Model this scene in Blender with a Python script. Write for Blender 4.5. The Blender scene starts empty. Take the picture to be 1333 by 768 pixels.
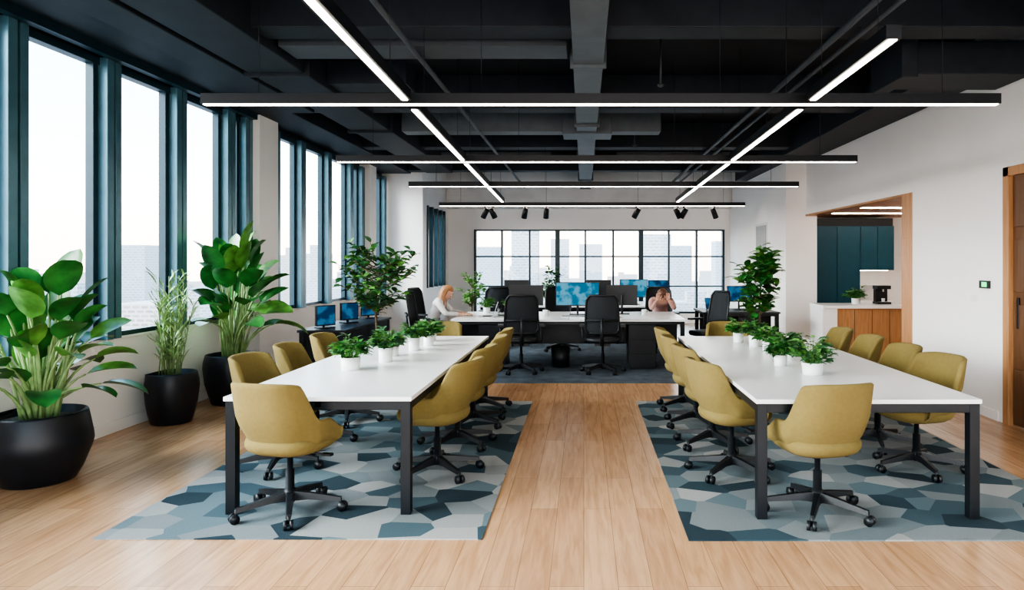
import bpy, math, random, bmesh
from mathutils import Vector, Matrix, Euler
R=random.Random(11)
pi=math.pi
C=bpy.context.scene.collection

# ---------------------------------------------------------------- materials
def nodes(name):
    m=bpy.data.materials.new(name); m.use_nodes=True
    nt=m.node_tree; b=nt.nodes['Principled BSDF']
    return m,nt,b
def mat(name,col,rough=.5,metal=0,var=.08,scale=6,bump=0,bscale=80,emis=None,es=0,sss=0,coat=0):
    m,nt,b=nodes(name)
    g=nt.nodes.new('ShaderNodeNewGeometry')
    n=nt.nodes.new('ShaderNodeTexNoise'); n.inputs['Scale'].default_value=scale; n.inputs['Detail'].default_value=3
    nt.links.new(g.outputs['Position'],n.inputs['Vector'])
    r=nt.nodes.new('ShaderNodeValToRGB')
    r.color_ramp.elements[0].position=.3; r.color_ramp.elements[1].position=.7
    r.color_ramp.elements[0].color=[max(0,c*(1-var)) for c in col]+[1]
    r.color_ramp.elements[1].color=[min(1,c*(1+var)) for c in col]+[1]
    nt.links.new(n.outputs['Fac'],r.inputs['Fac']); nt.links.new(r.outputs['Color'],b.inputs['Base Color'])
    b.inputs['Roughness'].default_value=rough; b.inputs['Metallic'].default_value=metal
    if coat: b.inputs['Coat Weight'].default_value=coat
    if bump:
        n2=nt.nodes.new('ShaderNodeTexNoise'); n2.inputs['Scale'].default_value=bscale
        nt.links.new(g.outputs['Position'],n2.inputs['Vector'])
        bp=nt.nodes.new('ShaderNodeBump'); bp.inputs['Strength'].default_value=bump; bp.inputs['Distance'].default_value=.01
        nt.links.new(n2.outputs['Fac'],bp.inputs['Height']); nt.links.new(bp.outputs['Normal'],b.inputs['Normal'])
    if emis:
        b.inputs['Emission Color'].default_value=list(emis)+[1]; b.inputs['Emission Strength'].default_value=es
    return m
def wood(name,c1,c2,bw,bh,swap=True,rough=.25,mort=.0025,mc=None,plane='xy'):
    m,nt,b=nodes(name); L=nt.links.new
    g=nt.nodes.new('ShaderNodeNewGeometry'); s=nt.nodes.new('ShaderNodeSeparateXYZ'); L(g.outputs['Position'],s.inputs[0])
    c=nt.nodes.new('ShaderNodeCombineXYZ')
    if plane=='xy': L(s.outputs['Y'],c.inputs['X']); L(s.outputs['X'],c.inputs['Y'])
    else:
        L(s.outputs['Z'],c.inputs['X'])
        ad=nt.nodes.new('ShaderNodeMath'); L(s.outputs['X'],ad.inputs[0]); L(s.outputs['Y'],ad.inputs[1]); L(ad.outputs[0],c.inputs['Y'])
    br=nt.nodes.new('ShaderNodeTexBrick'); L(c.outputs[0],br.inputs['Vector'])
    br.inputs['Scale'].default_value=1; br.inputs['Brick Width'].default_value=bw; br.inputs['Row Height'].default_value=bh
    br.inputs['Mortar Size'].default_value=mort; br.inputs['Mortar Smooth'].default_value=.3
    br.inputs['Color1'].default_value=(*c1,1); br.inputs['Color2'].default_value=(*c2,1)
    br.inputs['Mortar'].default_value=(*(mc or [x*.6 for x in c2]),1); br.offset=.37
    mp=nt.nodes.new('ShaderNodeMapping'); mp.inputs['Scale'].default_value=(1.2,14,1); L(c.outputs[0],mp.inputs['Vector'])
    n=nt.nodes.new('ShaderNodeTexNoise'); n.inputs['Scale'].default_value=2; n.inputs['Detail'].default_value=6; n.inputs['Distortion'].default_value=.8
    L(mp.outputs[0],n.inputs['Vector'])
    r=nt.nodes.new('ShaderNodeValToRGB'); r.color_ramp.elements[0].position=.3; r.color_ramp.elements[0].color=(.74,.67,.6,1); r.color_ramp.elements[1].position=.62; r.color_ramp.elements[1].color=(1,1,1,1)
    L(n.outputs['Fac'],r.inputs['Fac'])
    mx=nt.nodes.new('ShaderNodeMixRGB'); mx.blend_type='MULTIPLY'; mx.inputs['Fac'].default_value=.8
    L(br.outputs['Color'],mx.inputs['Color1']); L(r.outputs['Color'],mx.inputs['Color2']); L(mx.outputs[0],b.inputs['Base Color'])
    b.inputs['Roughness'].default_value=rough
    return m
def rugmat():
    m,nt,b=nodes('rug_geometric'); L=nt.links.new
    g=nt.nodes.new('ShaderNodeNewGeometry')
    mp=nt.nodes.new('ShaderNodeMapping'); mp.inputs['Scale'].default_value=(3.0,3.4,0); mp.inputs['Rotation'].default_value=(0,0,.3)
    L(g.outputs['Position'],mp.inputs['Vector'])
    v=nt.nodes.new('ShaderNodeTexVoronoi'); v.voronoi_dimensions='2D'; v.inputs['Scale'].default_value=1.35; v.inputs['Randomness'].default_value=.85
    L(mp.outputs[0],v.inputs['Vector'])
    s=nt.nodes.new('ShaderNodeSeparateColor'); L(v.outputs['Color'],s.inputs[0])
    r=nt.nodes.new('ShaderNodeValToRGB'); r.color_ramp.interpolation='CONSTANT'
    cols=[(0,(.22,.25,.26)),(.12,(.065,.115,.14)),(.24,(.33,.345,.34)),(.36,(.14,.20,.225)),(.47,(.018,.045,.062)),(.56,(.26,.29,.30)),(.67,(.045,.09,.115)),(.76,(.40,.405,.395)),(.86,(.18,.225,.24)),(.94,(.028,.065,.085))]
    el=r.color_ramp.elements
    el[0].position=0; el[0].color=(*cols[0][1],1); el[1].position=cols[1][0]; el[1].color=(*cols[1][1],1)
    for p,c in cols[2:]:
        e=el.new(p); e.color=(*c,1)
    L(s.outputs[0],r.inputs['Fac'])
    n=nt.nodes.new('ShaderNodeTexNoise'); n.inputs['Scale'].default_value=120; L(g.outputs['Position'],n.inputs['Vector'])
    mx=nt.nodes.new('ShaderNodeMixRGB'); mx.blend_type='MULTIPLY'; mx.inputs['Fac'].default_value=.35
    L(r.outputs[0],mx.inputs['Color1']); L(n.outputs['Fac'],mx.inputs['Color2']); L(mx.outputs[0],b.inputs['Base Color'])
    bp=nt.nodes.new('ShaderNodeBump'); bp.inputs['Strength'].default_value=.3; bp.inputs['Distance'].default_value=.01
    L(n.outputs['Fac'],bp.inputs['Height']); L(bp.outputs[0],b.inputs['Normal']); b.inputs['Roughness'].default_value=.95
    return m
def emit(name,col,st):
    m=bpy.data.materials.new(name); m.use_nodes=True; nt=m.node_tree; nt.nodes.clear()
    o=nt.nodes.new('ShaderNodeOutputMaterial'); e=nt.nodes.new('ShaderNodeEmission'); e.inputs['Color'].default_value=(*col,1); e.inputs['Strength'].default_value=st
    nt.links.new(e.outputs[0],o.inputs[0]); return m
def screenmat(name,c1,c2,st):
    m=emit(name,c1,st); nt=m.node_tree; e=[n for n in nt.nodes if n.type=='EMISSION'][0]
    g=nt.nodes.new('ShaderNodeNewGeometry'); v=nt.nodes.new('ShaderNodeTexNoise'); v.inputs['Scale'].default_value=7
    r=nt.nodes.new('ShaderNodeValToRGB'); r.color_ramp.interpolation='EASE'
    r.color_ramp.elements[0].position=.42; r.color_ramp.elements[1].position=.6
    r.color_ramp.elements[0].color=(*c1,1); r.color_ramp.elements[1].color=(*c2,1)
    nt.links.new(g.outputs['Position'],v.inputs['Vector']); nt.links.new(v.outputs['Fac'],r.inputs['Fac']); nt.links.new(r.outputs[0],e.inputs['Color'])
    return m
def glassmat():
    m=bpy.data.materials.new('window_glass'); m.use_nodes=True; nt=m.node_tree; nt.nodes.clear()
    o=nt.nodes.new('ShaderNodeOutputMaterial'); t=nt.nodes.new('ShaderNodeBsdfTransparent'); t.inputs[0].default_value=(.95,.985,1,1)
    g=nt.nodes.new('ShaderNodeBsdfGlossy'); g.inputs['Roughness'].default_value=.02
    x=nt.nodes.new('ShaderNodeMixShader'); x.inputs[0].default_value=.04
    nt.links.new(t.outputs[0],x.inputs[1]); nt.links.new(g.outputs[0],x.inputs[2]); nt.links.new(x.outputs[0],o.inputs[0]); return m
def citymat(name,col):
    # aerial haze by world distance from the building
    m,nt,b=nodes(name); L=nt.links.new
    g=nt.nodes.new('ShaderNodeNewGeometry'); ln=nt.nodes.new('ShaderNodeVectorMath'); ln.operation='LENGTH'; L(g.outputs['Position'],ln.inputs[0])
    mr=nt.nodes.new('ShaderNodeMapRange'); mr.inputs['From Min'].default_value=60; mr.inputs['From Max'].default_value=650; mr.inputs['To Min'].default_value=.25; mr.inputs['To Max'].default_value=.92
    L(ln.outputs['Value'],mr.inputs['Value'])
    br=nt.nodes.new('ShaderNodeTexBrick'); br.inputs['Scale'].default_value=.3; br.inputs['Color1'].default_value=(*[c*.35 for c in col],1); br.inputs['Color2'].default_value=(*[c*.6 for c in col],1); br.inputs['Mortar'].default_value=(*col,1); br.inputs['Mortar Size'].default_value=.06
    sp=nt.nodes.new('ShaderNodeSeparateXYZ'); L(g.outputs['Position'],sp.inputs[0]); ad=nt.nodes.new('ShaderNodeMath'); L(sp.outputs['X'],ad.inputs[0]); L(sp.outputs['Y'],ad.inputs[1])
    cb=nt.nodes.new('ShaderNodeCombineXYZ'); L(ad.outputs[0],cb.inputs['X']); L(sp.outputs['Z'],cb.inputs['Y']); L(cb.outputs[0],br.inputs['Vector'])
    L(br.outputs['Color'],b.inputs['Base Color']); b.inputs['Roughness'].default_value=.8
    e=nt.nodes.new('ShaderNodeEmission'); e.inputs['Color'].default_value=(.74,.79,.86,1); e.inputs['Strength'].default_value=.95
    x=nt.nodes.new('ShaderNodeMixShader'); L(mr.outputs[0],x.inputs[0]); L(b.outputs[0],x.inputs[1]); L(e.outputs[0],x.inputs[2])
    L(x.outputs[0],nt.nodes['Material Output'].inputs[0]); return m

WHITE=mat('white_paint',(.87,.87,.87),.7,var=.015,scale=1.5)
WHITE2=mat('white_header_paint',(.70,.72,.73),.8,var=.06,scale=2)
FLOOR=wood('oak_plank_floor',(.66,.40,.225),(.53,.30,.16),1.7,.17,mort=.002)
OAK=wood('oak_veneer',(.50,.27,.13),(.44,.24,.115),3,.4,plane='z',mort=.001,rough=.4)
WALNUT=wood('walnut_door_veneer',(.17,.085,.045),(.14,.07,.035),3,.5,plane='z',mort=.001,rough=.4)
RUG=rugmat()
CARPET=mat('carpet_blue_grey',(.085,.11,.135),.95,var=.35,scale=5,bump=.5,bscale=150)
CEIL=mat('ceiling_black_paint',(.009,.013,.019),.75,var=.15)
BEAM=mat('beam_charcoal_paint',(.018,.025,.034),.6,var=.15)
DUCT=mat('duct_grey_paint',(.10,.12,.135),.5,var=.1)
TRAYM=mat('tray_dark_grey',(.06,.07,.08),.5,var=.1)
FRAME=mat('window_frame_teal_metal',(.085,.19,.24),.35,.3,var=.1)
FRAME2=mat('window_frame_dark_metal',(.018,.045,.062),.35,.3,var=.1)
GLASS=glassmat()
TOP=mat('white_laminate',(.82,.83,.84),.28,var=.01)
BLACK=mat('black_powdercoat_steel',(.009,.012,.016),.4,.2,var=.1)
PLAS=mat('black_plastic',(.011,.013,.016),.42,var=.1)
POT=mat('black_ceramic_planter',(.009,.011,.016),.42,var=.2)
WPOT=mat('white_ceramic',(.78,.79,.79),.35,var=.02)
SOIL=mat('potting_gravel',(.16,.14,.12),.95,var=.6,scale=60,bump=1,bscale=50)
MUST=mat('mustard_wool',(.205,.155,.052),.95,var=.05,scale=40,bump=.35,bscale=350)
LEAF=mat('broad_leaf_green',(.035,.15,.035),.33,var=.55,scale=7)
LEAF2=mat('fresh_leaf_green',(.10,.27,.055),.4,var=.5,scale=9)
LEAF3=mat('ficus_leaf_green',(.04,.13,.05),.38,var=.5,scale=14)
LEAF4=mat('light_bamboo_green',(.22,.34,.14),.5,var=.3,scale=14)
BARK=mat('bark_brown',(.13,.095,.06),.85,var=.3,scale=30)
MESHF=mat('black_mesh_fabric',(.022,.027,.032),.8,var=.2,scale=200)
TEAL=mat('teal_cabinet_lacquer',(.009,.072,.11),.4,var=.06)
LAMP=emit('led_diffuser_warm_white',(1,.88,.76),9)
LAMP2=emit('led_niche',(1,.85,.65),6)
SCR=screenmat('screen_blue',(.015,.14,.24),(.10,.30,.42),.6)
SCR2=screenmat('screen_dark_blue',(.01,.05,.12),(.04,.15,.28),.5)
SILV=mat('aluminium',(.5,.51,.52),.35,.8)
SKIN=mat('skin',(.62,.36,.26),.55,var=.05)
HAIR1=mat('hair_auburn_blond',(.36,.17,.075),.5,var=.3,scale=60)
HAIR2=mat('hair_brown',(.12,.05,.03),.5,var=.3,scale=60)
SHIRT1=mat('shirt_offwhite',(.66,.63,.62),.85,var=.05)
SHIRT2=mat('shirt_rose',(.55,.33,.30),.85,var=.05)
JEAN=mat('trousers_navy',(.03,.04,.07),.85)
EYE=mat('eye_dark',(.02,.015,.01),.2)
LIP=mat('lip',(.45,.14,.12),.5)
GREEN=emit('display_green',(.1,.8,.25),1.2)
PAPER=mat('paper',(.75,.75,.73),.8)

# ---------------------------------------------------------------- mesh builder
class MB:
    def __init__(s): s.v=[];s.f=[];s.mi=[];s.sm=[]
    def add(s,vs,fs,m=0,sm=False,M=None):
        o=len(s.v)
        for p in vs:
            p=Vector(p)
            s.v.append(M@p if M is not None else p)
        for f in fs: s.f.append([i+o for i in f]); s.mi.append(m); s.sm.append(sm)
    def box(s,x0,x1,y0,y1,z0,z1,m=0,M=None):
        vs=[(x0,y0,z0),(x1,y0,z0),(x1,y1,z0),(x0,y1,z0),(x0,y0,z1),(x1,y0,z1),(x1,y1,z1),(x0,y1,z1)]
        s.add(vs,[(0,3,2,1),(4,5,6,7),(0,1,5,4),(1,2,6,5),(2,3,7,6),(3,0,4,7)],m,False,M)
    def tube(s,pts,rad,n=8,m=0,sm=True,M=None):
        pts=[Vector(p) for p in pts]
        if not isinstance(rad,(list,tuple)): rad=[rad]*len(pts)
        vs=[];fs=[]; ref=None
        for i,p in enumerate(pts):
            t=(pts[min(i+1,len(pts)-1)]-pts[max(i-1,0)])
            if t.length<1e-9: t=Vector((0,0,1))
            t.normalize()
            if ref is None: ref=Vector((1,0,0)) if abs(t.x)<.8 else Vector((0,1,0))
            u=(ref-t*ref.dot(t)).normalized(); w=t.cross(u); ref=u
            for k in range(n):
                a=2*pi*k/n; vs.append(p+(u*math.cos(a)+w*math.sin(a))*rad[i])
        for i in range(len(pts)-1):
            for k in range(n): fs.append((i*n+k,i*n+(k+1)%n,(i+1)*n+(k+1)%n,(i+1)*n+k))
        fs.append(tuple(range(n-1,-1,-1))); fs.append(tuple((len(pts)-1)*n+k for k in range(n)))
        s.add(vs,fs,m,sm,M)
    def lathe(s,prof,n=24,m=0,sm=True,M=None,tw=0,ex=2,sx=1,sy=1):
        vs=[];fs=[]
        for j,(r,z) in enumerate(prof):
            for k in range(n):
                a=2*pi*(k+tw*j)/n; c,q=math.cos(a),math.sin(a)
                if ex!=2: c=math.copysign(abs(c)**(2/ex),c); q=math.copysign(abs(q)**(2/ex),q)
                vs.append((r*c*sx,r*q*sy,z))
        for j in range(len(prof)-1):
            for k in range(n):
                a,b,c_,d=(j*n+k,j*n+(k+1)%n,(j+1)*n+(k+1)%n,(j+1)*n+k)
                if tw: fs.append((a,b,d)); fs.append((b,c_,d))
                else: fs.append((a,b,c_,d))
        fs.append(tuple(range(n-1,-1,-1))); fs.append(tuple((len(prof)-1)*n+k for k in range(n)))
        s.add(vs,fs,m,sm,M)
    def ell(s,c,r,m=0,nu=14,nv=10,M=None,fn=None):
        vs=[];fs=[]
        for j in range(nv+1):
            th=pi*j/nv
            for k in range(nu):
                a=2*pi*k/nu; p=Vector((math.sin(th)*math.cos(a),math.sin(th)*math.sin(a),math.cos(th)))
                if fn: p=fn(p)
                vs.append((c[0]+p.x*r[0],c[1]+p.y*r[1],c[2]+p.z*r[2]))
        for j in range(nv):
            for k in range(nu): fs.append((j*nu+k,(j+1)*nu+k,(j+1)*nu+(k+1)%nu,j*nu+(k+1)%nu))
        s.add(vs,fs,m,True,M)
    def leaf(s,base,d,L,W,droop,fold,m,n=6,pw=.75):
        p=Vector(base); d=Vector(d).normalized(); up=Vector((0,0,1)); vs=[];fs=[]
        side=d.cross(up)
        if side.length<.15: side=Vector((R.uniform(-1,1),R.uniform(-1,1),0))
        side.normalize()
        tw=R.uniform(-.5,.5)
        for i in range(n+1):
            t=i/n; w=W*.5*(math.sin(pi*min(max(t**.85,.0),1))**pw if 0<t<1 else .02)
            nrm=side.cross(d).normalized()
            s2=(side*math.cos(tw)+nrm*math.sin(tw)); n2=s2.cross(d).normalized()
            vs+= [p-s2*w+n2*w*fold, p, p+s2*w+n2*w*fold]
            p=p+d*(L/n)
            d=(d+Vector((0,0,-droop/n))).normalized()
        for i in range(n):
            a=i*3; fs+=[(a,a+1,a+4,a+3),(a+1,a+2,a+5,a+4)]
        s.add(vs,fs,m,True)
    def obj(s,name,mats,loc=(0,0,0),rz=0,bevel=0,parent=None,xmin=None):
        if xmin is not None:
            for p in s.v: p.x=max(p.x,xmin+R.uniform(0,.01))
        me=bpy.data.meshes.new(name); me.from_pydata([tuple(p) for p in s.v],[],s.f)
        for m in mats: me.materials.append(m)
        me.polygons.foreach_set('material_index',s.mi); me.polygons.foreach_set('use_smooth',s.sm); me.update()
        return place(name,me,loc,rz,bevel,parent)
def place(name,me,loc=(0,0,0),rz=0,bevel=0,parent=None):
    o=bpy.data.objects.new(name,me); C.objects.link(o); o.location=loc; o.rotation_euler=(0,0,rz)
    if bevel:
        b=o.modifiers.new('bevel','BEVEL'); b.width=bevel; b.segments=2; b.limit_method='ANGLE'; b.angle_limit=.9
    if parent: o.parent=parent
    return o
def simple(name,boxes,m,bevel=0):
    b=MB()
    for x in boxes: b.box(*x)
    return b.obj(name,[m],bevel=bevel)

# ---------------------------------------------------------------- room shell
XL=-4.4; XR=4.15; YB=17.9; ZC=3.95; SILL=.87; HEAD=3.43; Y0=-2.5
simple('floor',[(XL-.25,8.2,Y0,YB+.25,-.2,0)],FLOOR)
simple('ceiling',[(XL-.25,XR+.25,Y0,YB+.25,ZC,ZC+.2)],CEIL)
# left wall
b=MB()
b.box(XL-.12,XL,Y0,15.06,0,SILL,0)
b.box(XL-.12,XL,Y0,15.06,HEAD,ZC,1)
b.box(XL-.12,XL+.2,8.96,9.5,0,ZC,0)
b.box(XL-.12,XL+.2,13.55,14.0,0,ZC,0)
b.box(XL-.12,-3.51,15.06,15.45,0,ZC,0)
b.box(-3.75,-3.51,15.45,YB,0,1.0,0); b.box(-3.75,-3.51,15.45,YB,2.85,ZC,0); b.box(-3.75,-3.51,17.4,YB,1.0,2.85,0)
b.obj('wall_left',[WHITE,FRAME2])
simple('baseboard_left',[(XL,XL+.018,Y0,8.96,0,.11),(XL+.2,XL+.216,8.95,9.51,0,.11),(XL,XL+.018,9.5,13.55,0,.11)],WHITE,.003)
simple('trim_sill',[(XL-.05,XL+.04,Y0,8.96,SILL,SILL+.025),(XL-.05,XL+.04,9.5,13.55,SILL,SILL+.025)],WHITE,.004)
def fin(b,y,w=.27,d=.13):
    x=XL
    b.box(x-.03,x+d*.35,y,y+.06,SILL+.02,HEAD,1)
    b.box(x-.03,x+d,y+.06,y+w*.55,SILL+.02,HEAD,0)
    b.box(x-.03,x+d*.55,y+w*.55,y+w*.7,SILL+.02,HEAD,1)
    b.box(x-.03,x+d*.9,y+w*.7,y+w,SILL+.02,HEAD,0)
def winleft(name,ya,yb,fins):
    b=MB()
    for y in fins: fin(b,y)
    b.box(XL-.04,XL+.03,ya,yb,SILL+.025,SILL+.07,1)
    b.box(XL-.04,XL+.06,ya,yb,HEAD-.07,HEAD,1)
    b.box(XL-.03,XL-.02,ya,yb,SILL+.06,HEAD-.06,2)
    b.obj(name,[FRAME,FRAME2,GLASS],bevel=.004)
winleft('window_1',Y0,8.96,[-2.45,-1.4,-.35,.7,1.78,2.87,3.95,5.07,6.14,7.2,8.24,8.68])
winleft('window_2',9.5,13.55,[9.5,10.4,11.5,12.6,13.26])
winleft('window_3',14.0,15.06,[14.0,14.75])
b=MB()
b.box(-3.7,-3.6,15.45,17.4,1.0,1.08,0); b.box(-3.7,-3.6,15.45,17.4,2.77,2.85,0)
for y in [15.45,15.95,16.45,16.95,17.3]: b.box(-3.72,-3.48,y,y+.12,1.0,2.85,0)
b.box(-3.66,-3.65,15.45,17.4,1.08,2.77,1); b.obj('window_4',[FRAME2,GLASS])
# back wall
WX0,WX1,WZ0,WZ1=-2.84,3.64,.25,2.42
simple('wall_back',[(-3.75,WX0,YB,YB+.2,0,ZC),(WX1,3.97,YB,YB+.2,0,ZC),(WX0,WX1,YB,YB+.2,0,WZ0),(WX0,WX1,YB,YB+.2,WZ1,ZC)],WHITE)
simple('trim_header',[(-3.5,3.76,YB-.35,YB,2.95,ZC)],WHITE2)
b=MB()
n=9
for i in range(n+1):
    x=WX0+(WX1-WX0)*i/n; w=.024 if i%3 else .06
    b.box(max(WX0,x-w),min(WX1,x+w),YB-.03,YB+.14,WZ0,WZ1,0)
for z,w in [(WZ0,.05),(.95,.018),(1.72,.02),(WZ1,.04)]: b.box(WX0,WX1,YB-.01,YB+.12,max(z-w,WZ0),min(z+w,WZ1),0)
b.box(WX0,WX1,YB+.06,YB+.07,WZ0,WZ1,1)
b.obj('window_5',[FRAME2,GLASS],bevel=.004)
# right wall
T=.2; ZO=2.47; YA,YE=8.73,12.9; DA,DB,DZ=5.25,6.82,2.52
b=MB()
b.box(XR,XR+T,Y0,DA,0,ZC); b.box(XR,XR+T,DA,DB,DZ,ZC); b.box(XR,XR+T,DB,YA,0,ZC); b.box(XR,XR+T,YA,YE,ZO,ZC)
b.box(3.77,XR+T,YE,YE+.2,0,ZC); b.box(3.77,3.97,YE+.2,YB,0,ZC)
b.obj('wall_right',[WHITE])
simple('baseboard_right',[(XR-.016,XR,DB+.09,YA-.02,0,.1),(3.754,3.77,YE+.02,YB,0,.1),(XR-.016,XR,Y0,DA-.09,0,.1)],WHITE,.003)
simple('trim_opening',[(XR-.015,XR+T+.01,YA,YA+.27,0,ZO),(XR-.015,XR+T+.01,YA+.27,YE,ZO-.03,ZO+.0)],OAK,.003)
# grey recessed side panel on right wall
b=MB(); b.box(3.755,3.775,14.2,15.1,1.5,2.4,0); b.box(3.745,3.76,14.25,15.05,1.55,2.35,1)
b.obj('trim_wall_panel',[WHITE2,mat('panel_grey',(.35,.37,.38),.6)],bevel=.003)
# door
b=MB()
b.box(XR-.02,XR+.12,DB-.09,DB+.0,0,DZ,0); b.box(XR-.02,XR+.12,DA,DA+.09,0,DZ,0); b.box(XR-.02,XR+.12,DA,DB,DZ-.09,DZ,0)
b.box(XR+.03,XR+.08,DA+.09,DB-.09,.01,DZ-.09,1)
for z in [.0,.62,1.25,1.88]: b.box(XR+.015,XR+.03,DA+.11,DB-.12,z+.05,z+.56,1)
b.box(XR+.01,XR+.03,DB-.2,DB-.17,.95,1.25,2)
b.obj('door_1',[OAK,WALNUT,BLACK],bevel=.004)
b=MB(); b.box(XR-.025,XR,7.05,7.22,1.32,1.4,0); b.box(XR-.028,XR-.024,7.08,7.17,1.335,1.385,1)
b.obj('thermostat',[PLAS,GREEN],bevel=.004)
b=MB(); b.box(XR-.015,XR,7.28,7.4,1.17,1.24,0); b.box(XR-.02,XR-.014,7.31,7.34,1.185,1.225,0); b.box(XR-.02,XR-.014,7.35,7.38,1.185,1.225,0)
b.obj('light_switch',[WPOT],bevel=.002)

# kitchen
b=MB(); b.box(XR+T,8.2,13.8,14.0,0,ZO+.2); b.box(8.0,8.2,8.5,13.8,0,ZO+.2); b.box(XR+T,8.0,8.5,8.7,0,ZO+.2)
b.obj('wall_kitchen',[WHITE])
b=MB(); b.box(XR+T,8.0,8.7,13.8,ZO,ZO+.15,0)
for y in (9.7,11.2,12.5): b.box(4.5,7.4,y,y+.06,ZO-.012,ZO,1)
b.obj('ceiling_kitchen',[OAK,LAMP])
b=MB()
b.box(4.36,5.25,13.15,13.78,.1,2.27,0)
for x in (4.36,4.81): b.box(x+.008,x+.437,13.13,13.15,.11,2.26,0)
b.box(5.25,5.9,13.15,13.78,.1,.8,0); b.box(5.25,5.9,13.15,13.78,1.43,2.27,0); b.box(5.26,5.57,13.13,13.15,.11,.79,0); b.box(5.58,5.89,13.13,13.15,.11,.79,0)
b.box(5.26,5.57,13.13,13.15,1.44,2.26,0); b.box(5.58,5.89,13.13,13.15,1.44,2.26,0)
b.box(5.25,5.9,13.12,13.78,.8,.84,1); b.box(5.25,5.9,13.7,13.78,.84,1.43,1); b.box(5.3,5.85,13.3,13.36,1.415,1.43,2)
b.box(5.35,5.8,13.5,13.7,1.12,1.14,1); b.box(4.36,5.9,13.2,13.78,0,.1,3); b.box(4.36,5.9,13.2,13.78,2.27,2.42,3)
b.obj('kitchen_cabinet',[TEAL,TOP,LAMP2,BLACK],bevel=.003)
b=MB(); b.box(4.2,5.35,11.45,12.05,0,.82,0); b.box(3.95,5.4,11.38,12.1,.82,.87,1); b.box(3.95,4.19,11.42,12.07,0,.82,1)
for x in (4.48,4.77,5.06): b.box(x,x+.006,11.443,11.45,.02,.8,2)
b.obj('kitchen_island',[OAK,TOP,BLACK],bevel=.004)
b=MB(); k=.75
K=Matrix.Diagonal((k,k,k,1))
b.box(0,.3,0,.3,0,.05,0,K); b.box(.02,.28,.16,.3,.05,.34,0,K); b.box(0,.3,.02,.3,.34,.42,0,K); b.tube([(.15,.08,.34),(.15,.08,.28)],.02,8,1,M=K); b.box(.04,.26,.03,.15,.05,.055,1,K); b.lathe([(.03,.055),(.04,.13)],12,2,M=K@Matrix.Translation((.15,.08,0)))
b.obj('coffee_machine',[PLAS,SILV,WPOT],(4.98,11.7,.87),bevel=.004)

# ---------------------------------------------------------------- ceiling structure
b=MB()
for y in (2.6,5.7,8.7,11.7,14.7): b.box(XL,XR,y,y+.32,3.53,ZC)
b.obj('ceiling_beam',[BEAM],bevel=.01)
b=MB(); b.box(XL,-3.75,Y0,15.0,3.5,ZC); b.box(-3.3,-2.75,4.0,14.5,3.45,3.75)
b.box(-3.35,-2.7,6.8,6.86,3.42,3.78); b.box(-3.35,-2.7,9.8,9.86,3.42,3.78); b.box(-2.75,-1.9,7.4,7.8,3.5,3.75)
b.box(-3.7,-3.35,2.0,8.6,3.44,3.58)
b.obj('ceiling_bulkhead',[BEAM],bevel=.008)
b=MB(); b.box(-.1,.18,0,YB-.4,3.42,3.8)
for y in (3.4,6.4,9.2,12.4,15.4): b.box(-.13,.21,y,y+.05,3.39,3.83)
b.box(-2.6,-.1,9.85,10.15,3.45,3.75); b.box(.18,1.1,9.85,10.15,3.45,3.75); b.box(-.3,.4,9.75,10.25,3.4,3.78)
b.obj('ventilation_duct',[DUCT],bevel=.01)
b=MB(); b.box(-2.7,-.15,6.1,6.5,3.5,3.6)
for x in (-2.5,-1.2): b.tube([(x,6.3,3.6),(x,6.3,ZC-.01)],.01,6)
b.box(.6,2.9,12.6,12.9,3.45,3.6); b.box(-2.6,-.6,12.6,12.9,3.45,3.6)
b.obj('cable_tray',[TRAYM],bevel=.006)
b=MB(); b.box(3.05,XR-.01,6.35,6.95,3.32,3.62); b.box(2.9,3.05,6.3,7.0,3.28,3.66); b.box(3.5,XR-.01,7.0,16.0,3.45,3.8); b.box(3.25,XR-.01,3.4,4.7,3.3,3.6)
b.obj('ceiling_duct_box',[BEAM],bevel=.01)
b=MB()
b.tube([(2.12,1.5,3.49),(2.12,YB-.4,3.49)],.028,8); b.tube([(2.3,1.5,3.49),(2.3,YB-.4,3.49)],.022,8)
b.tube([(-1.5,1.5,3.46),(-1.5,YB-.4,3.46)],.024,8)
for x,y in ((-2.0,4.6),(.8,7.2),(-2.0,9.6),(.8,10.9),(2.7,10.2)): 
    b.tube([(x,y,ZC-.02),(x,y,3.45)],.012,6); b.lathe([(.01,3.45),(.035,3.44),(.03,3.42),(.01,3.41)],10,0,M=Matrix.Translation((x,y,0)))
b.obj('conduit_pipe',[TRAYM])
# blind track near left windows
b=MB(); b.box(XL+.12,XL+.2,Y0,8.9,3.42,3.5); b.obj('trim_blind_box',[FRAME2])

# linear pendants
def bar(name,p0,p1,wires,spots=()):
    p0=Vector(p0);p1=Vector(p1); d=(p1-p0); L=d.length; a=math.atan2(d.y,d.x)
    b=MB(); b.box(0,L,-.04,.04,0,.075,0); b.box(.01,L-.01,-.021,.021,-.005,0.0,1)
    for t in wires: b.tube([(L*t,0,.07),(L*t,0,ZC-p0.z-.01)],.0025,5,0)
    for t,an in spots:
        M=Matrix.Translation((L*t,0,0)); b.box(-.02,.02,-.02,.02,-.05,0,0,M); b.tube([(0,0,-.05),(0,0,-.1)],.01,6,0,M=M)
        M2=M@Matrix.Translation((0,0,-.15))@Matrix.Rotation(an,4,'Y')@Matrix.Rotation(.35,4,'X')
        b.lathe([(.02,.12),(.055,.11),(.06,-.11),(.052,-.11),(.04,-.06)],14,0,M=M2)
    return b.obj(name,[BLACK,LAMP],tuple(p0),a)
ZL=2.765
bar('linear_pendant_light',(-2.83,5.14,ZL),(3.08,5.14,ZL),(.07,.35,.65,.93))
bar('linear_pendant_light',(-2.9,8.12,ZL),(3.2,8.12,ZL),(.07,.35,.65,.93))
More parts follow.
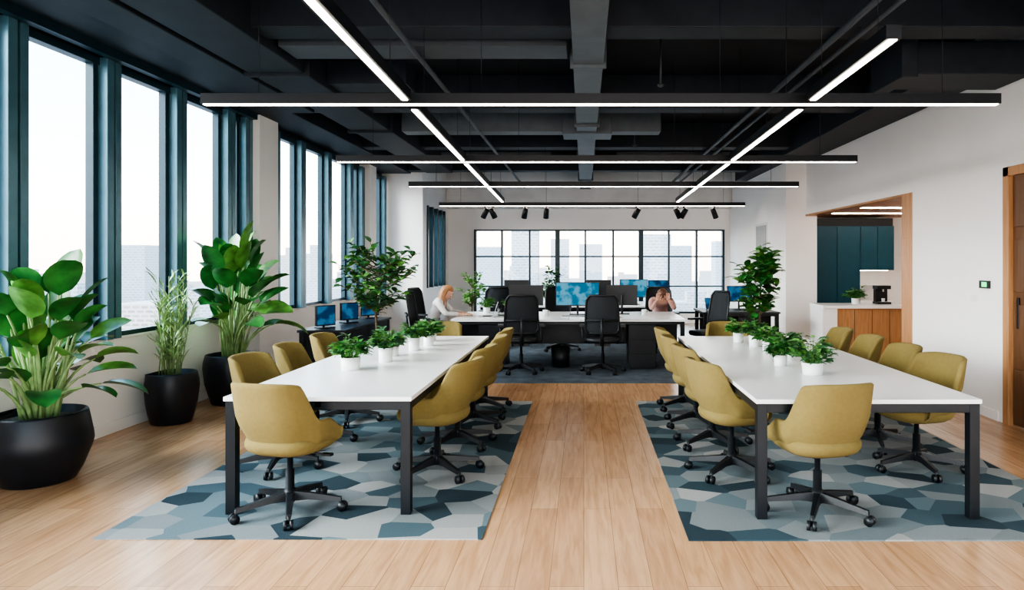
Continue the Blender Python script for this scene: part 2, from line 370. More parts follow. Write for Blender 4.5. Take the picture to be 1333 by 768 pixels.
bar('linear_pendant_light',(-2.73,10.8,ZL),(3.35,10.8,ZL),(.07,.35,.65,.93))
bar('linear_pendant_light',(-3.05,14.6,ZL),(3.4,14.6,ZL),(.07,.35,.65,.93),((.15,.5),(.175,-.4),(.28,.2),(.35,.1),(.645,.5),(.78,-.5),(.8,.5),(.9,-.4)))
ys=[2.0,5.0,5.3,7.98,8.26,10.66,10.94,13.6]
def xl(y): return -1.22-.036*(y-3)
def xr(y): return 1.61+.022*(y-3)
for i in (0,2,4,6):
    a,c=ys[i],ys[i+1]
    bar('linear_pendant_light',(xl(a),a,ZL),(xl(c),c,ZL),(.15,.85))
    a2=3.62 if i==0 else a
    bar('linear_pendant_light',(xr(a2),a2,ZL),(xr(c),c,ZL),(.15,.85))

# ---------------------------------------------------------------- rugs
b=MB(); b.box(-2.82,-.585,3.97,7.87,0,.008); b.obj('area_rug',[RUG])
b=MB(); b.box(.6,3.2,3.95,7.87,0,.008); b.obj('area_rug',[RUG])
b=MB(); b.box(-2.6,1.75,9.06,17.2,0,.006); b.obj('carpet',[CARPET])

# ---------------------------------------------------------------- tables
def table(x0,x1,y0,y1):
    b=MB(); z0=.008
    b.box(x0,x1,y0,y1,.722,.75,0)
    e=.012; w=.062
    b.box(x0+e,x1-e,y0+e,y0+e+.03,.665,.722,1); b.box(x0+e,x1-e,y1-e-.03,y1-e,.665,.722,1)
    b.box(x0+e,x0+e+.03,y0+e,y1-e,.665,.722,1); b.box(x1-e-.03,x1-e,y0+e,y1-e,.665,.722,1)
    b.box((x0+x1)/2-.02,(x0+x1)/2+.02,y0+e,y1-e,.68,.722,1)
    for x in (x0+e-.003,x1-e-w+.003):
        for y in (y0+e-.003,y1-e-w+.003): b.box(x,x+w,y,y+w,z0,.722,1)
    return b.obj('meeting_table',[TOP,BLACK],bevel=.003)
table(-2.26,-1.08,4.33,7.86); table(1.06,2.45,4.25,7.84)

# ---------------------------------------------------------------- chairs
def base5(b,r=.3,m=1,z=0.0,n=5):
    for i in range(n):
        a=2*pi*i/n+.3; M=Matrix.Rotation(a,4,'Z')
        vs=[];
        for x,w,zt,zb in ((.02,.028,.135,.075),(.12,.022,.122,.08),(r,.014,.088,.062)):
            vs+=[(x,-w,zb),(x,w,zb),(x,w*.7,zt),(x,-w*.7,zt)]
        fs=[]
        for k in range(2):
            for q in range(4): fs.append((k*4+q,k*4+(q+1)%4,k*4+4+(q+1)%4,k*4+4+q))
        fs.append((8,9,10,11)); fs.append((3,2,1,0)); b.add(vs,fs,m,False,M)
        cx=r-.005; b.tube([(cx,0,.03),(cx,0,.08)],.009,8,m,M=M)
        for s in (-1,1): b.tube([(cx+.012,s*.008,.029),(cx+.012,s*.027,.029)],.029,14,m,M=M)
        b.tube([(cx+.012,-.01,.029),(cx+.012,.01,.029)],.01,8,m,M=M)
    b.lathe([(.04,.07),(.042,.12),(.032,.15),(.027,.15),(.027,.27),(.018,.27),(.018,.39)],16,m)
def sst(x): x=max(0,min(1,x)); return x*x*(3-2*x)
def tub_chair():
    b=MB(); base5(b,.32)
    b.box(-.09,.09,-.11,.11,.375,.398,1); b.tube([(.06,0,.385),(.24,.02,.375)],.007,6,1); b.box(.22,.29,.0,.035,.368,.382,1)
    prof=[(.1,.39),(.2,.395),(.235,.415),(.25,.44),(.253,.465),(.243,.49),(.21,.503),(.1,.508),(.01,.509)]
    b.lathe(prof,32,0,M=Matrix.Translation((0,.025,0)),ex=2.8,sy=1.0)
    NU=60; amax=pi/2+.36; secs=[]
    ts=[0,.12,.25,.4,.55,.7,.85,.95,1.0]
    for i in range(NU+1):
        th=-amax+2*amax*i/NU; a=abs(th); sg=1 if th>=0 else -1
        top=.63+.23*sst(1-(a-.98)/.46)-.028*min(a/1.1,1)**3-.08*sst((a-pi/2)/.36)
        z0=.40
        def P(t,off,dz=0):
            s=.64+.36*math.sin(min(t/.6,1)*pi/2)
            if a>1.2: s=s+.05*t*sst((a-1.2)/.35)
            rx=.275*s-off; ry=.265*s-off
            z=z0+(top-z0)*t+dz
            lean=.08*max(0,(z-.5))/.35*max(math.cos(th),0)**.5
            if a<=pi/2: x=sg*rx*math.sin(a)**.78; y=-ry*math.cos(a)**.72-lean if math.cos(th)>1e-6 else 0
            else: x=sg*rx; y=(a-pi/2)*.40
            return (x,y,z)
        sec=[P(t,0) for t in ts]+[P(1.0,.012,.011),P(1.0,.026,.009)]+[P(t,.038) for t in (1.0,.85,.65,.45,.25,.1)]
        secs.append(sec)
    n=len(secs[0]); vs=[p for s in secs for p in s]; fs=[]
    for i in range(NU):
        for k in range(n): fs.append((i*n+k,i*n+(k+1)%n,(i+1)*n+(k+1)%n,(i+1)*n+k))
    fs.append(tuple(range(n))); fs.append(tuple(NU*n+k for k in range(n-1,-1,-1)))
    b.add(vs,fs,0,True)
    return b
tc=tub_chair().obj('swivel_tub_chair',[MUST,PLAS],(-1.87,4.40,.008),-.24)
TM=tc.data
def chair(x,y,rz,z=.008): place('swivel_tub_chair',TM,(x,y,z),rz)
chair(1.48,4.38,.22)
# facing: rz=0 faces +Y ; +pi/2 faces -X ; -pi/2 faces +X
for y,j in ((5.2,.22),(6.0,.1),(6.75,-.04),(7.45,.03)):
    chair(-1.10+R.uniform(-.02,.02),y,pi/2-j)
for y,j in ((5.35,-.1),(6.1,.06),(6.9,0)):
    chair(-2.36,y,-pi/2+j)
chair(-1.7,8.1,pi+.1,0)
for y,j in ((5.2,.28),(6.0,.1),(6.75,-.04),(7.5,0)):
    chair(1.11+R.uniform(-.02,.02),y,-pi/2+j)
for y,j in ((5.3,.3),(6.0,.05),(6.75,-.03),(7.5,0)):
    chair(2.55,y,pi/2+j)
chair(1.7,8.1,pi-.1,0)

def office_chair_b():
    b=MB(); base5(b,.31,0)
    b.box(-.11,.11,-.14,.12,.39,.43,0)
    b.lathe([(.1,.43),(.235,.435),(.25,.46),(.25,.49),(.235,.51),(.1,.515),(.01,.515)],28,0,M=Matrix.Translation((0,.02,0)),ex=3)
    def bp(u,v):
        return Vector((u*.235*(1-.1*v*v),-.23-.09*v+.05*u*u,.58+.52*v))
    g=[];N=8
    for j in range(N+1):
        for i in range(N+1): g.append(bp(-1+2*i/N,j/N))
    b.add(g,[(j*(N+1)+i,j*(N+1)+i+1,(j+1)*(N+1)+i+1,(j+1)*(N+1)+i) for j in range(N) for i in range(N)],1,True)
    loop=[bp(u,0) for u in (-.8,-.4,0,.4,.8)]+[bp(1,v) for v in (.1,.35,.65,.9)]+[bp(u,1.03) for u in (.8,.4,0,-.4,-.8)]+[bp(-1,v) for v in (.9,.65,.35,.1)]
    loop.append(loop[0]); b.tube(loop,.017,8,0)
    b.tube([(0,-.1,.41),(0,-.25,.43),(0,-.3,.56),(0,-.33,.8)],[.03,.03,.025,.018],8,0)
    b.tube([bp(-.95,.35)+Vector((0,-.03,0)),(0,-.33,.77),bp(.95,.35)+Vector((0,-.03,0))],.014,8,0)
    for s in (-1,1):
        b.tube([(s*.2,0,.42),(s*.29,0,.44),(s*.29,-.01,.66)],.016,8,0); b.box(s*.29-.04,s*.29+.04,-.12,.14,.66,.69,0)
    return b
oc=office_chair_b().obj('mesh_office_chair',[PLAS,MESHF],(-.9,9.92,.006),.12); OM=oc.data
def ochair(x,y,rz,z=.006): place('mesh_office_chair',OM,(x,y,z),rz)
ochair(.27,9.92,-.06); ochair(-2.44,10.75,-pi/2); ochair(1.95,10.9,pi/2+.5,0); ochair(1.35,12.25,pi)
ochair(-2.75,12.2,-pi/2-.3,0); ochair(-.4,12.3,pi+.3); ochair(-1.6,12.75,.2)

# ---------------------------------------------------------------- workstations
def bench(x0,x1,y0,y1,peds,name='bench_desk',top=TOP,zf=.006,side=False):
    b=MB(); b.box(x0,x1,y0,y1,.715,.745,0)
    b.box(x0+.03,x1-.03,(y0+y1)/2-.02,(y0+y1)/2+.02,.3,.715,1)
    b.box(x0+.03,x1-.03,y0+.03,y0+.07,.67,.715,1); b.box(x0+.03,x1-.03,y1-.07,y1-.03,.67,.715,1)
    for x in (x0+.02,x1-.08):
        for y in (y0+.02,y1-.08): b.box(x,x+.06,y,y+.06,zf,.715,1)
    if side: b.box(x0+.05,x1-.05,y0+.04,y0+.07,.2,.7,1); b.box(x1-.06,x1-.03,y0+.05,y1-.05,.3,.7,1)
    for px in peds:
        b.box(px,px+.4,y0+.05,y0+.6,.04,.66,1)
        for k in range(3): b.box(px+.01,px+.39,y0+.035,y0+.05,.06+.2*k,.24+.2*k,1)
        b.box(px+.03,px+.37,y0+.1,y0+.5,zf,.04,1)
    b.box((x0+x1)/2-.004,(x0+x1)/2+.004,y0,y1,.7455,.7465,1)
    return b.obj(name,[top,BLACK],bevel=.003)
bench(-1.95,1.5,10.12,11.72,(-1.55,.66))
bench(-2.0,1.7,13.2,14.7,(-1.4,.9))
BL=mat('black_laminate',(.02,.022,.026),.4)
bench(2.0,3.3,11.6,12.6,(2.6,),'side_desk',BL,0)
bench(-3.55,-2.95,8.55,10.6,(),'side_desk',BL,0,True)
def monitor(x,y,rz,w=.6,h=.36,scr=SCR,z=.745,back=.14):
    b=MB(); b.box(-w/2,w/2,0,.03,back,back+h,0); b.box(-w/2+.012,w/2-.012,-.003,0,back+.015,back+h-.012,1)
    b.tube([(0,.05,.01),(0,.05,back+h*.5)],.016,8,0); b.box(-.03,.03,.03,.05,back+h*.4,back+h*.6,0)
    q=min(.12,w*.35); b.box(-q,q,-.06,.11,0,.012,0)
    return b.obj('computer_monitor',[PLAS,scr],(x,y,z),rz,bevel=.003)
monitor(-.1,11.05,0,.70,.38); monitor(.62,11.2,pi-.1,.5,.33,SCR2); monitor(-.93,11.15,pi+.05,.55,.33,SCR2)
monitor(.98,13.6,0,.55,.36); monitor(1.48,13.7,-.15,.42,.34,SCR2); monitor(.3,13.9,pi,.5,.34,SCR2)
monitor(2.75,12.2,.1,.45,.28,SCR2); monitor(-1.35,13.9,pi,.5,.34,SCR2)
def laptop(x,y,rz,z=.745,scr=SCR2):
    b=MB(); b.box(-.16,.16,-.11,.11,0,.014,0); M=Matrix.Translation((0,.11,.012))@Matrix.Rotation(-.3,4,'X')
    b.box(-.16,.16,0,.008,0,.22,0,M); b.box(-.15,.15,-.002,0,.012,.21,1,M); b.box(-.14,.14,-.05,.08,.014,.0155,2)
    b.obj('laptop',[SILV,scr,PLAS],(x,y,z),rz,bevel=.002)
laptop(.4,10.45,.1); laptop(-1.5,10.6,-pi/2+.1); laptop(2.3,11.9,.3); laptop(-.3,13.5,0)
monitor(-3.3,8.85,.95,.28,.26,SCR2,back=.03); monitor(-3.25,9.6,.95,.28,.24,SCR2,back=.04); monitor(-3.2,10.35,.85,.3,.26,SCR2,back=.04)
def keyboard(x,y,rz):
    b=MB(); b.box(-.2,.2,-.06,.06,0,.015,0)
    for r in range(4): b.box(-.19,.19,-.052+r*.027,-.03+r*.027,.015,.02,1)
    b.obj('keyboard',[SILV,PLAS],(x,y,.745),rz,bevel=.002)
keyboard(-.15,10.6,0); keyboard(-.95,10.5,.05)
def mug(x,y,z=.745,col=WPOT):
    b=MB(); b.lathe([(.035,0),(.04,.01),(.042,.095),(.037,.095),(.034,.02)],18,0); b.tube([(.038,0,.08),(.065,0,.075),(.068,0,.04),(.038,0,.02)],.006,6,0)
    b.obj('coffee_mug',[col],(x,y,z))
mug(.15,10.75); mug(-.6,10.8); mug(-1.35,11.2,col=POT); mug(.95,10.9)
b=MB()
for i,(x,y,w,h,c) in enumerate(((0,0,.21,.29,0),(.02,.03,.2,.28,1),(.01,.01,.19,.26,0))): b.box(x-w/2,x+w/2,y-h/2,y+h/2,i*.015,i*.015+.014,c)
b.obj('stack_of_notebooks',[PAPER,TEAL],(-1.25,10.75,.745),.2,.002)
b=MB(); b.lathe([(.1,0),(.13,.01),(.145,.3),(.138,.3),(.12,.03)],20,0); b.obj('waste_bin',[PLAS],(-.35,10.45,.006))

# ---------------------------------------------------------------- plants
def planter(b,r,h,facet=True):
    if facet:
        b.lathe([(r*.66,0),(r*.69,.012),(r*.80,h*.16),(r*.96,h*.45),(r*1.0,h*.56),(r*.985,h*.66),(r*.9,h*.97),(r*.88,h),(r*.83,h),(r*.79,h-.06)],44,0,True)
    else:
        b.lathe([(r*.70,0),(r*.74,.012),(r*.93,h*.4),(r*1.0,h*.72),(r*.985,h*.85),(r*.93,h*.97),(r*.91,h),(r*.86,h),(r*.84,h-.06)],40,0,True)
    b.lathe([(r*.78,h-.09),(r*.78,h-.055),(.01,h-.045)],16,1,True)
def bird(name,x,y,r,h,n,hmin,hmax,spread,L,W,xmin,leafm,seed,facet,z=0):
    global R; R=random.Random(seed)
    b=MB(); planter(b,r,h,facet)
    for i in range(n):
        az=i*2.39996+R.uniform(-.3,.3); f=i/(n-1); hh=hmax-(hmax-hmin)*f+R.uniform(-.08,.08)
        sp=spread*(.25+.75*math.sqrt(f))*R.uniform(.75,1.1)
        e=Vector((math.cos(az)*sp,math.sin(az)*sp,hh)); s=Vector((math.cos(az)*r*.35*R.random(),math.sin(az)*r*.35*R.random(),h-.06))
        if xmin is not None and e.x<xmin+.12: e.x=xmin+.12+.2*(R.random())
        mid=Vector((s.x*1.0+e.x*.3,s.y+e.y*.3,(s.z+hh*1.15)*.55))
        pts=[s*(1-t)**2+mid*2*t*(1-t)+e*t*t for t in (0,.2,.4,.6,.8,1)]
        b.tube(pts,[.014,.013,.011,.01,.008,.006],6,3)
        d=(pts[-1]-pts[-2]).normalized(); d=(d+Vector((math.cos(az)*.3,math.sin(az)*.3,.3-.5*f))).normalized()
        l=L*R.uniform(.75,1.1)
        if xmin is not None and e.x+d.x*l<xmin: d.x=abs(d.x)*.2; d.normalize()
        b.leaf(e,d,l,W*R.uniform(.8,1.1),R.uniform(.4,1.1),.28,2 if R.random()<.65 else 4,8,.55)
    b.obj(name,[POT,SOIL,leafm,LEAF4,LEAF2],(x,y,z),xmin=xmin)
bird('potted_rubber_plant',-3.98,5.05,.335,.50,54,.68,1.36,.38,.31,.21,-.27,LEAF,3,True)
bird('potted_bird_of_paradise',-3.98,7.85,.31,.55,56,.85,1.62,.42,.39,.23,-.28,LEAF,5,False)
# bamboo palm
R=random.Random(9); b=MB(); planter(b,.25,.5,False)
for i in range(24):
    az=R.uniform(0,2*pi); r0=R.uniform(0,.12); hh=R.uniform(1.0,1.5); sp=R.uniform(.05,.22)
    s=Vector((math.cos(az)*r0,math.sin(az)*r0,.44)); e=Vector((math.cos(az)*sp,math.sin(az)*sp,hh))
    if e.x<-.1: e.x=-.1
    pts=[s.lerp(e,t)+Vector((0,0,.04*math.sin(pi*t))) for t in (0,.33,.66,1)]
    b.tube(pts,[.006,.005,.004,.002],5,2)
    for k in range(14):
        t=.2+.8*k/14; p=s.lerp(e,t); a=R.uniform(0,2*pi)
        b.leaf(p,(math.cos(a)*.5,math.sin(a)*.5,.9),R.uniform(.12,.22),.018,1.0,.2,2,4)
b.obj('potted_bamboo_palm',[POT,SOIL,LEAF4],(-4.1,6.87,0),xmin=-.16)
def tree(name,x,y,r,h,trunk,cz,rx,rz_,nb,nl,ls,m,seed,z=0):
    global R; R=random.Random(seed); b=MB()
    b.lathe([(r*.7,0),(r*.75,.01),(r,h),(r*.9,h),(r*.88,h-.05)],24,0); b.lathe([(r*.86,h-.07),(r*.86,h-.04),(.01,h-.035)],16,1)
    tp=[Vector((0,0,h-.05)),Vector((.02,.01,trunk*.6)),Vector((-.01,0,trunk)),Vector((.01,.01,cz))]
    b.tube(tp,[.02,.017,.014,.008],8,2)
    for i in range(nb):
        th=math.acos(R.uniform(-.9,1)); a=i*2.4; q=R.uniform(.6,1)
        e=Vector((math.sin(th)*math.cos(a)*rx*q,math.sin(th)*math.sin(a)*rx*q,cz+math.cos(th)*rz_*q))
        s=Vector((0,0,max(trunk*.8,min(cz+.1,e.z-.2)))); mid=s.lerp(e,.5)+Vector((0,0,-.04))
        b.tube([s,mid,e],[.007,.005,.003],5,2)
        for k in range(nl):
            t=.35+.65*k/nl; p=(s.lerp(mid,t*2) if t<.5 else mid.lerp(e,t*2-1)); aa=R.uniform(0,2*pi)
            d=Vector((math.cos(aa),math.sin(aa),R.uniform(-.3,.7)))+(e-s).normalized()*.5
            b.leaf(p,d,ls*R.uniform(.7,1.15),ls*.5,.8,.2,3 if R.random()<.7 else 4,4,.8)
    b.obj(name,[POT,SOIL,BARK,m,LEAF2],(x,y,z))
tree('potted_ficus_tree',-2.52,8.4,.2,.4,.95,1.5,.57,.48,50,11,.14,LEAF3,21)
tree('potted_fiddle_leaf_fig',2.32,9.1,.2,.4,.85,1.36,.34,.5,38,9,.19,LEAF,22)
tree('potted_ficus_tree',-2.1,13.0,.16,.35,.7,1.15,.28,.3,22,9,.12,LEAF2,23,.006)
tree('potted_ficus_tree',-.7,14.95,.16,.35,.8,1.2,.25,.35,22,9,.12,LEAF3,25,.006)
def bush(name,x,y,z,r,h,w,n,m,seed,tall=1.0,ls=.09):
    global R; R=random.Random(seed); b=MB()
    b.lathe([(r*.86,0),(r*.9,.004),(r,h),(r*.92,h),(r*.9,h-.02)],24,0); b.lathe([(r*.88,h-.03),(r*.88,h-.012),(.005,h-.01)],14,1)
    for i in range(n):
        az=R.uniform(0,2*pi); el=R.uniform(.05,1)
        e=Vector((math.cos(az)*w*math.sqrt(1-el*el*.8)*R.uniform(.4,1),math.sin(az)*w*math.sqrt(1-el*el*.8)*R.uniform(.4,1),h+el*w*tall*R.uniform(.5,1)))
        s=Vector((math.cos(az)*r*.4,math.sin(az)*r*.4,h-.015))
        b.tube([s,s.lerp(e,.5)+Vector((0,0,.02)),e],[.0025,.002,.0015],4,3)
        for k in range(4):
            a=az+R.uniform(-1.4,1.4); p=s.lerp(e,R.uniform(.5,1))+Vector((0,0,.01))
            p=Vector((p.x,p.y,max(p.z,h-.0)))
            b.leaf(p,(math.cos(a),math.sin(a),R.uniform(0,.9)),ls*R.uniform(.6,1.1),ls*.38,.9,.25,2 if R.random()<.6 else 3,3,.8)
    b.obj(name,[WPOT,SOIL,m,LEAF2],(x,y,z))
for i,(x,y,r,h,w) in enumerate(((-1.83,5.42,.078,.1,.17),(-1.68,5.86,.062,.12,.14),(-1.72,6.2,.06,.09,.12),(-1.62,6.6,.055,.12,.13),(-1.56,6.95,.055,.11,.14),(-1.62,7.35,.055,.1,.13))):
    bush('potted_herb',x,y,.75,r,h,w,60,LEAF3 if i%2 else LEAF,40+i,1.15,.085)
for i,(x,y,r,h,w) in enumerate(((1.72,5.2,.08,.09,.18),(1.6,5.62,.055,.09,.13),(1.76,5.95,.06,.1,.14),(1.72,6.45,.055,.11,.13),(1.7,6.9,.055,.11,.13),(1.62,7.25,.055,.1,.13))):
    bush('potted_herb',x,y,.75,r,h,w,60,LEAF if i%2 else LEAF3,60+i,1.15,.085)
for i,(x,y,z) in enumerate(((-1.6,11.4,.745),(-1.2,11.5,.745),(-1.75,14.3,.745),(-.75,14.2,.745),(.7,14.3,.745))):
    bush('potted_herb',x,y,z,.06,.1,.15,40,LEAF2,80+i,1.2,.09)
bush('potted_herb',4.62,11.75,.87,.07,.1,.18,50,LEAF,90,1.2,.1)

# ---------------------------------------------------------------- people
def hand(M,side,curl,name,parent):
    b=MB(); b.ell((0,.045,0),(.038,.052,.014),0,12,8,M); b.tube([(0,-.02,0),(0,.02,0)],[.024,.026],10,0,M=M)
    for k,(x,l) in enumerate(((-.028,.07),(-.0095,.08),(.0095,.075),(.028,.058))):
        x*=-side
        p=Vector((x,.075,0)); a=.1; pts=[Vector((x*.8,.05,0)),p.copy()]
        for f in (.42,.32,.26):
            a+=curl; p=p+Vector((0,math.cos(a),-math.sin(a)))*l*f
            pts.append(p.copy())
        b.tube(pts,[.009,.009,.0085,.008,.0055],8,0,M=M)
    b.tube([(side*.02,.015,0),(side*.045,.04,-.006),(side*.056,.065,-.014),(side*.055,.085,-.022)],[.012,.011,.0095,.006],8,0,M=M)
    return b.obj(name,[SKIN],parent=parent)
def person(name,loc,rz,J,head,hpitch,shirt,hairm,longhair,hands,hyaw=0):
    e=bpy.data.objects.new(name,None); C.objects.link(e); e.location=loc; e.rotation_euler=(0,0,rz)
    names=list(J.keys()); idx={k:i for i,k in enumerate(names)}
    edges=[('pelvis','waist'),('waist','chest'),('chest','upper'),('upper','neck'),('neck','skull')]
    for s in 'lr': edges+=[('pelvis','hip'+s),('hip'+s,'thigh'+s),('thigh'+s,'knee'+s),('knee'+s,'calf'+s),('calf'+s,'ankle'+s),('ankle'+s,'toe'+s),('upper','sh'+s),('sh'+s,'el'+s),('el'+s,'fore'+s),('fore'+s,'wr'+s)]
    me=bpy.data.meshes.new('skel'); bm=bmesh.new(); lay=bm.verts.layers.skin.verify(); vs=[]
    for k in names:
        v=bm.verts.new(J[k][0]); v[lay].radius=J[k][1]; v[lay].use_root=(k=='pelvis'); vs.append(v)
    for a,c in edges: bm.edges.new((vs[idx[a]],vs[idx[c]]))
    bm.to_mesh(me); bm.free()
    o=bpy.data.objects.new('tmp',me); C.objects.link(o)
    sk=o.modifiers.new('s','SKIN'); sk.use_smooth_shade=True; sb=o.modifiers.new('u','SUBSURF'); sb.levels=2; sb.render_levels=2
    bpy.context.view_layer.update(); dg=bpy.context.evaluated_depsgraph_get()
    m2=bpy.data.meshes.new_from_object(o.evaluated_get(dg)); bpy.data.objects.remove(o)
    m2.materials.clear()
    for mm in (shirt,JEAN,SKIN,PLAS): m2.materials.append(mm)
    segs=[(Vector(J[a][0]),Vector(J[c][0]),a,c) for a,c in edges]
    for p in m2.polygons:
        best=None;bd=1e9
        for A,B_,a,c in segs:
            t=max(0,min(1,(p.center-A).dot(B_-A)/max((B_-A).length_squared,1e-9))); d=(A.lerp(B_,t)-p.center).length
            if d<bd: bd=d;best=(a,c,t)
        a,c,t=best
        mi=0
        if c[:-1] in ('hip','thigh','knee','calf','ankle'): mi=1
        if c[:-1]=='toe': mi=3
        if c=='skull' or (c=='neck' and t>.55) or (c[:-1]=='wr' and t>.6): mi=2
        p.material_index=mi; p.use_smooth=True
    place('body',m2,parent=e)
    HM=Matrix.Translation(head)@Matrix.Rotation(hyaw,4,'Z')@Matrix.Rotation(-hpitch,4,'X')
    b=MB()
    def fn(p):
        q=p.copy()
        if p.z<0: q.x*=1-.32*p.z*p.z; q.y*=1-.12*p.z*p.z
        if p.y>.5: q.y*=.96
        return q
    b.ell((0,0,0),(.074,.094,.115),0,24,18,HM,fn)
    b.tube([(0,.088,.015),(0,.103,-.012),(0,.108,-.027)],[.007,.01,.012],8,0,M=HM)
    for s in (-1,1):
        b.ell((s*.03,.083,.008),(.012,.009,.008),3,10,8,HM); b.ell((s*.03,.09,.008),(.005,.004,.005),1,8,6,HM)
        b.tube([(s*.015,.09,.026),(s*.032,.089,.031),(s*.047,.078,.026)],[.003,.004,.002],6,4,M=HM)
        b.ell((s*.075,-.005,-.005),(.01,.018,.03),0,10,8,HM)
    b.tube([(-.022,.083,-.055),(0,.092,-.054),(.022,.083,-.055)],[.003,.007,.003],8,2,M=HM)
    b.obj('head',[SKIN,EYE,LIP,WPOT,hairm],parent=e)
    b=MB()
    def hf(p):
        q=p.copy()
        if p.y>.25 and p.z<.45: q=Vector((p.x*.82,min(p.y,.25)*.8,max(p.z,-.1)))
        return q
    b.ell((0,-.008,.012),(.086,.106,.122),0,28,20,HM,hf)
    rr=random.Random(4)
    n=70 if longhair else 34
    for i in range(n):
        a=pi*(.98+1.04*(i/(n-1)))if longhair else pi*(1.05+.9*i/(n-1))
        x0=math.cos(a)*.08; y0=math.sin(a)*.095-.005
        ln=(.26 if longhair else .09)*rr.uniform(.8,1.1)
        P=[HM@Vector((x0*.6,y0*.6,.1)),HM@Vector((x0,y0,.03)),HM@Vector((x0*1.05,y0*1.05,-.05))]
        q=P[-1].copy(); P+= [q+Vector((x0*.1,-.01,-ln*.5)),q+Vector((rr.uniform(-.02,.02),-.02,-ln))]
        b.tube(P,[.01,.014,.014,.012,.004],6,0)
    b.obj('hair',[hairm],parent=e)
    for i,(w,rot,side,curl) in enumerate(hands):
        hand(Matrix.Translation(w)@Euler(rot).to_matrix().to_4x4(),side,curl,'hand_'+('left','right')[i],e)
    return e
def joints(lean,sh_y,sh_z,el,wr,neck,skull):
    J={'pelvis':((0,0,.61),(.15,.11)),'waist':((0,lean*.3,.73),(.125,.1)),'chest':((0,lean*.65,.85),(.145,.105)),
       'upper':((0,sh_y-.01,sh_z-.02),(.12,.085)),'neck':(neck,(.05,.05)),'skull':(skull,(.045,.045))}
    for s,g in (('l',-1),('r',1)):
        J['hip'+s]=((g*.09,.04,.6),(.1,.09)); J['thigh'+s]=((g*.11,.24,.59),(.078,.075)); J['knee'+s]=((g*.12,.43,.56),(.06,.062))
        J['calf'+s]=((g*.12,.44,.36),(.056,.06)); J['ankle'+s]=((g*.12,.42,.1),(.038,.04)); J['toe'+s]=((g*.13,.56,.045),(.04,.03))
        J['sh'+s]=((g*.17,sh_y,sh_z),(.062,.06)); E=el[0 if g<0 else 1]; W=wr[0 if g<0 else 1]
        J['el'+s]=(E,(.043,.043)); J['fore'+s]=(tuple(Vector(E).lerp(Vector(W),.4)),(.04,.04)); J['wr'+s]=(W,(.024,.022))
    return J
JW=joints(.16,.17,.965,[(-.25,.3,.8),(.25,.3,.8)],[(-.12,.5,.785),(.12,.52,.785)],(0,.2,1.02),(0,.235,1.06))
person('seated_woman',(-2.4,10.75,0),-pi/2,JW,(0,.27,1.1),.45,SHIRT1,HAIR1,True,[((-.11,.52,.78),(0,0,-.3),1,.15),((.11,.54,.78),(0,0,.3),-1,.15)],0)
JM=joints(.22,.25,.93,[(-.2,.5,.79),(.2,.5,.79)],[(-.09,.5,.95),(.09,.5,.95)],(0,.31,.97),(0,.345,.99))
person('seated_man',(1.34,12.22,0),pi,JM,(0,.40,1.02),1.05,SHIRT2,HAIR2,False,[((-.085,.5,.95),(1.25,0,-.1),1,.3),((.085,.5,.95),(1.25,0,.1),-1,.3)],0)

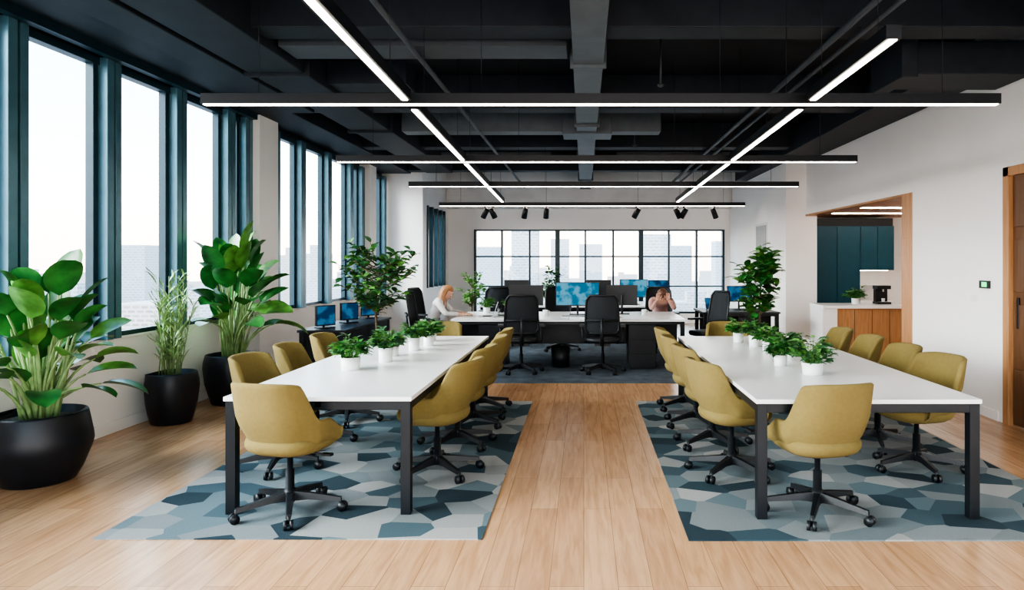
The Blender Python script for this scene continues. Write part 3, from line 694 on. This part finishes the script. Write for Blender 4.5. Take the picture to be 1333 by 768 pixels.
# ---------------------------------------------------------------- city outside
R=random.Random(5); b=MB()
for i in range(700):
    if i%5<3: a=R.uniform(.02,1.5)
    else: a=R.uniform(-.35,.5)
    d=90+620*R.random()**.75
    x=-math.sin(a)*d; y=math.cos(a)*d
    w=R.uniform(6,15); l=R.uniform(6,15); h=R.uniform(10,36)*(1 if R.random()>.12 else R.uniform(1.2,1.5)) if d>150 else R.uniform(8,22)
    m=R.randrange(3); b.box(x-w/2,x+w/2,y-l/2,y+l/2,-42,-42+h,m)
    if R.random()<.4: b.box(x-w/5,x+w/5,y-l/5,y+l/5,-42+h,-42+h+3,m)
for x,y,w,h in ((-18,210,8,53),(-8,230,6,51),(20,190,8,51),(33,240,9,49),(-36,260,9,49),(3,300,10,51),(46,220,8,50),(-150,230,8,49),(-190,210,7,47)): b.box(x-w/2,x+w/2,y,y+w,-42,-42+h,0)
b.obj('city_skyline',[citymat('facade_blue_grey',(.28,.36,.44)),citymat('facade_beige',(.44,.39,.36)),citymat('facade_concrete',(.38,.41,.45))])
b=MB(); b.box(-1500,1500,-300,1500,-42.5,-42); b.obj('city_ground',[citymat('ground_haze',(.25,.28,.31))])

# ---------------------------------------------------------------- daylight
w=bpy.data.worlds.new('World'); bpy.context.scene.world=w; w.use_nodes=True; nt=w.node_tree; bg=nt.nodes['Background']
tc_=nt.nodes.new('ShaderNodeTexCoord'); sp=nt.nodes.new('ShaderNodeSeparateXYZ'); nt.links.new(tc_.outputs['Generated'],sp.inputs[0])
r=nt.nodes.new('ShaderNodeValToRGB'); el=r.color_ramp.elements
el[0].position=0; el[0].color=(1,.80,.68,1); el[1].position=.6; el[1].color=(.34,.62,.92,1)
e=el.new(.07); e.color=(.98,.90,.85,1); e=el.new(.22); e.color=(.68,.85,.96,1)
nt.links.new(sp.outputs['Z'],r.inputs['Fac']); nt.links.new(r.outputs[0],bg.inputs['Color']); bg.inputs['Strength'].default_value=2.8
sd=bpy.data.lights.new('fill_sun','SUN'); sd.energy=9; sd.angle=.9; sd.color=(1,.95,.88)  # broad sun lamp added as soft fill to brighten the interior from left-rear
so=bpy.data.objects.new('fill_sun',sd); C.objects.link(so); so.location=(-8,-4,6)
so.rotation_euler=Vector((.82,.34,-.44)).to_track_quat('-Z','Y').to_euler()

cd=bpy.data.cameras.new('camera'); cam=bpy.data.objects.new('camera',cd); C.objects.link(cam)
cam.location=(0,0,1.6); cam.rotation_euler=(pi/2,0,0); cd.sensor_width=36; cd.lens=900/1333*36
cd.shift_x=-93.5/1333; cd.shift_y=-44/1333; cd.clip_end=3000
bpy.context.scene.camera=cam
vs_=bpy.context.scene.view_settings
vs_.view_transform='AgX'; vs_.look='AgX - High Contrast'; vs_.exposure=1.05
